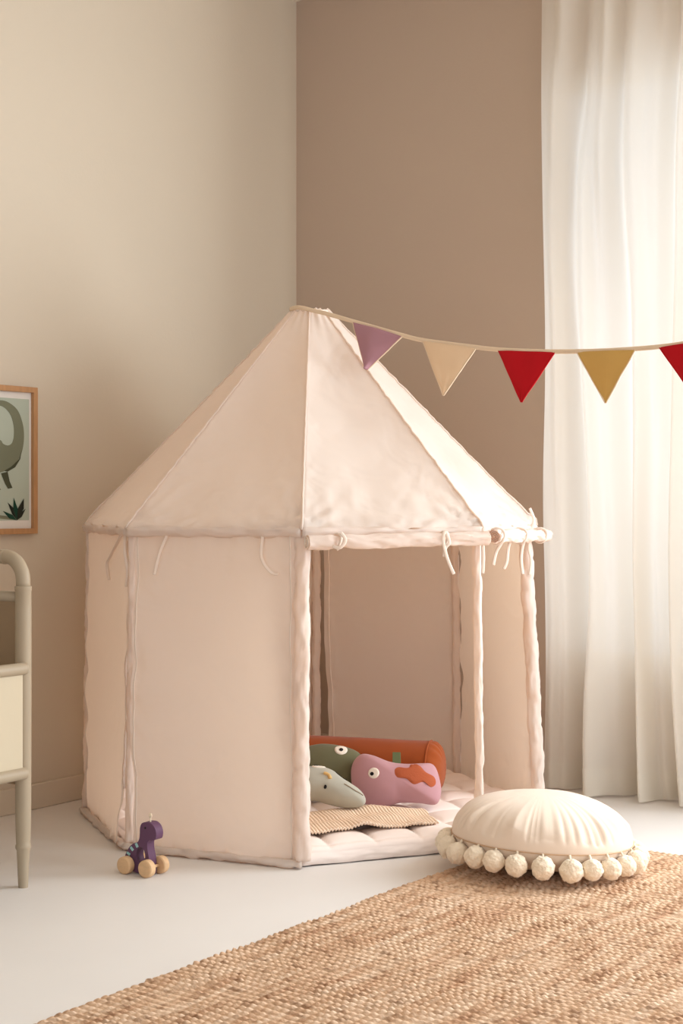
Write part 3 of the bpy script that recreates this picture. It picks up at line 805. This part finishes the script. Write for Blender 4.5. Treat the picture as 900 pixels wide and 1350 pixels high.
# far past the frame edge the body goes on to the left
art([(-30, 178), (0, 178), (40, 188), (85, 225), (110, 285), (119, 350), (112, 420), (90, 475), (50, 512), (5, 535), (-120, 560), (-200, 540), (-240, 470), (-200, 400), (-120, 375), (-60, 370), (0, 375), (15, 393), (38, 402), (58, 392), (68, 360), (68, 310), (56, 260), (36, 228), (10, 208), (-20, 204)], .0112, 1)
art([(-190, 540), (-130, 545), (-125, 620), (-170, 620)], .0110, 2, False)
art([(5, 540), (38, 532), (48, 580), (62, 612), (40, 616), (25, 590)], .0116, 2, False)
art([(-80, 540), (-15, 540), (-10, 600), (6, 622), (-40, 622)], .0110, 1, False)
art([(108, 425), (95, 470), (55, 508), (20, 528), (38, 532), (75, 510), (100, 470)], .0118, 2, False)
for k, pts in enumerate((((82, 772), (62, 745), (15, 726), (45, 762)), ((84, 772), (76, 720), (38, 684), (60, 740)), ((84, 772), (88, 715), (68, 660), (66, 715)), ((84, 772), (118, 715), (118, 665), (88, 715)), ((84, 772), (108, 755), (127, 715), (98, 738)))):
    art(pts, .0114 + .0004 * k, 3 if k % 2 == 0 and k < 4 else 4, False)
art([(82, 772), (30, 750), (-60, 742), (-150, 745), (-140, 756), (-20, 762)], .0108, 1, False)
pm.build('print', [M['pr_bg'], M['pr_dino'], M['pr_dark'], M['pr_leaf'], M['pr_leaf2']], pic, smooth=False)

# ------------------------------------------------------------------ beige rack / cot end at the left edge
PX = Vector((-.757, 3.61, 0))
WB_ = (PX - WA).dot(NL)                       # distance from the wall
Dp = WB_ - .075                               # depth of the piece, to the wall side
Lb = 1.0
rk = thing('beige_cot', 'beige lacquered cot with arched tube end and cream side panel, under the picture', 'cot', PX)
def leg_post(base, parent):
    prof = [(0, .0125), (.012, .0135), (.06, .0155), (.088, .0175), (.094, .0205), (.100, .0205), (.104, .0185), (.112, .019), (.16, .0205), (.30, .021), (.45, .0215), (.66, .0215), (.705, .021), (.707, .0225), (.716, .0225), (.718, .017)]
    def fn(u, v):
        j = int(round(v * (len(prof) - 1))); z, rr = prof[j]; a = 2 * PI * u
        return base + Vector((math.cos(a) * rr * .9, math.sin(a) * rr * .9, z))
    mb = MB(); mb.grid(fn, 28, len(prof) - 1, cu=True)
    mb.add([base + Vector((math.cos(2 * PI * i / 28) * .01125, math.sin(2 * PI * i / 28) * .01125, 0)) for i in range(28)], [tuple(range(28))])
    return mb.build('post', M['rack'], parent, auto=40)
zA = .785
for lx in (0, -Lb):
    f0 = PX + DL * lx; b0_ = f0 - NL * Dp
    leg_post(f0, rk); leg_post(b0_, rk)
    RA = .058
    pth = [f0 + Z3 * .712]
    for i in range(13):
        a = PI / 2 * i / 12
        pth.append(f0 + Z3 * (zA - RA + RA * math.sin(a)) - NL * (RA - RA * math.cos(a)))
    for i in range(13):
        a = PI / 2 * (1 - i / 12)
        pth.append(b0_ + Z3 * (zA - RA + RA * math.sin(a)) + NL * (RA - RA * math.cos(a)))
    pth.append(b0_ + Z3 * .712)
    ar = MB().tube(pth, .0170, 20).build('arched_rail', M['rack'], rk)
    for e in (f0 - NL * .064, b0_ + NL * .064):
        MB().tube([e + Z3 * zA - NL * .004, e + Z3 * zA - NL * .002, e + Z3 * zA + NL * .002, e + Z3 * zA + NL * .004], lambda t, a: .0185 if .2 < t < .8 else .0172, 20).build('joint_ring', M['rack'], ar)
    MB().tube([f0 + Z3 * .690, b0_ + Z3 * .690], .013, 14).build('cross_rail', M['rack'], rk)
    mb = MB(); mid = (f0 + b0_) / 2
    mb.box(mid + Z3 * .465, Dp - .03, .012, .445, (NL, DL, Z3)); mb.build('end_panel', M['rackend'], rk, smooth=False, bevel=.002)
for sgn, off_ in ((1, 0.0), (-1, -Dp)):
    a0 = PX + NL * off_
    for z in (.522, .274):
        p0, p1 = a0 - DL * .004 + NL * sgn * .014, a0 - DL * (Lb - .004) + NL * sgn * .014
        MB().tube([p0, p0 - DL * .002, p0 - DL * .006] + [p0.lerp(p1, i / 6) for i in range(1, 6)] + [p1 + DL * .006, p1 + DL * .002, p1], lambda t, a: .0145 if .15 < t < .85 else (.0145 if 0 else .0138 if .05 < t < .95 else .0095), 18).build('side_rail', M['rack'], rk).location.z = z
    mb = MB(); mb.box(a0 - DL * Lb / 2 + NL * sgn * .010 + Z3 * .398, Lb - .03, .012, .245, (DL, NL, Z3))
    mb.build('side_panel', M['rackpanel'], rk, smooth=False, bevel=.002)
mb = MB(); mb.box(PX - DL * Lb / 2 - NL * Dp / 2 + Z3 * .285, Lb - .03, Dp - .03, .014, (DL, NL, Z3)); mb.build('base_board', M['rackpanel'], rk, smooth=False)

# ------------------------------------------------------------------ bunting
gl = thing('bunting_garland', 'string of triangular pennants running from the tent top to the right', 'bunting', TC + Z3 * ZTOP)
gpx = [(392, 409), (415, 410), (430, 413.5), (470, 425), (530, 442), (560, 449), (625, 457.5), (657, 461), (700, 463), (740, 463.5), (790, 462.5), (835, 460), (870, 457), (900, 453), (960, 443), (1040, 425), (1120, 402)]
def gd(px): return 4.385 - max(0, px - 400) / 500 * .66
gpts = [P(x, y, gd(x)) for x, y in gpx]
gpts = [TC + Vector((-.058, -.03, ZTOP + .0035)), TC + Vector((-.03, -.062, ZTOP + .005))] + gpts[1:]
path = spline(gpts, 8)
MB().tube(path, .0060, 10, flat=.35).build('tape', M['tape'], gl)
def pennant(pl, pr, tip, m, lab, bend=0.0):
    dl, dr = gd(pl[0]), gd(pr[0]); A, B = P(*pl, dl), P(*pr, dr); T = P(*tip, (dl + dr) / 2 - .01)
    n = (B - A).cross(T - A).normalized()
    if n.y > 0: n = -n
    def fn(u, v):
        vv = v * .985
        p = A.lerp(B, u).lerp(T, vv)
        e = Vector()
        return p + n * ((.010 + bend) * math.sin(PI * u) * math.sin(PI * min(1, v + .2)) * .6 + .004 * N(u * 3 + pl[0], v * 3) + bend * math.sin(u * 3.5) * v)
    o = MB().grid(fn, 24, 28).build('pennant', M[m], gl, solid=.003); o['label'] = lab
    pa = [fn(0, i / 20) for i in range(21)] + [fn(1, 1 - i / 20) for i in range(21)]
    MB().tube(pa, .0022, 6).build('stitched_edge', M['tape'] if m != 'red' else M['red'], o)
pennant((465, 425), (530, 443.5), (482, 488), 'lilac', 'lilac pennant', .012)
pennant((557, 449.5), (627, 459), (584, 522), 'peach', 'peach pennant')
pennant((657, 462.5), (731, 464.5), (687, 531), 'red', 'red pennant')
pennant((760, 464), (837, 461.5), (798, 532), 'ochre', 'ochre yellow pennant')
pennant((869, 458), (948, 446), (914, 522), 'red', 'red pennant cut by the right edge')

# ------------------------------------------------------------------ camera
cam = bpy.data.cameras.new('camera'); co = bpy.data.objects.new('camera', cam); COL.objects.link(co)
co.location = (0, 0, EYE); co.rotation_euler = (PI / 2, 0, 0)
cam.sensor_fit = 'HORIZONTAL'; cam.sensor_width = 24; cam.lens = 24 * F_PX / 900
cam.shift_y = -(675 - HOR) / 900
cam.clip_start = .05; cam.clip_end = 60
S.camera = co

# ------------------------------------------------------------------ light
def area(name, loc, direc, sx, sy, power, col):
    l = bpy.data.lights.new(name, 'AREA'); l.shape = 'RECTANGLE'; l.size = sx; l.size_y = sy; l.energy = power; l.color = col
    o = bpy.data.objects.new(name, l); COL.objects.link(o); o.location = loc
    o.rotation_euler = Vector(direc).to_track_quat('-Z', 'Z').to_euler(); return o
area('curtained_window_daylight', R((W0 + 1.8) / 2, -.22, 1.34), -DL, 1.8 - W0, 1.9, 4.2, (.97, .985, 1))
area('window_daylight', R(3.0, -.02, 1.34), -DL, 1.5, 1.9, 118, (.89, .955, 1))
area('side_fill', R(5.15, .7, 1.5), -DR, 1.4, 2.0, 34, (.89, .955, 1))  # added fill lamp at the open room end, lifts the left wall; no window here
w = bpy.data.worlds.new('world'); S.world = w; w.use_nodes = True
bg = w.node_tree.nodes['Background']; bg.inputs['Color'].default_value = (.93, .975, 1.04, 1); bg.inputs['Strength'].default_value = .96

S.view_settings.view_transform = 'Standard'; S.view_settings.look = 'None'
S.view_settings.gamma = 1; S.view_settings.use_curve_mapping = False; S.view_settings.exposure = -0.06
S.cycles.max_bounces = 10; S.cycles.diffuse_bounces = 6; S.cycles.transparent_max_bounces = 12; S.cycles.transmission_bounces = 8
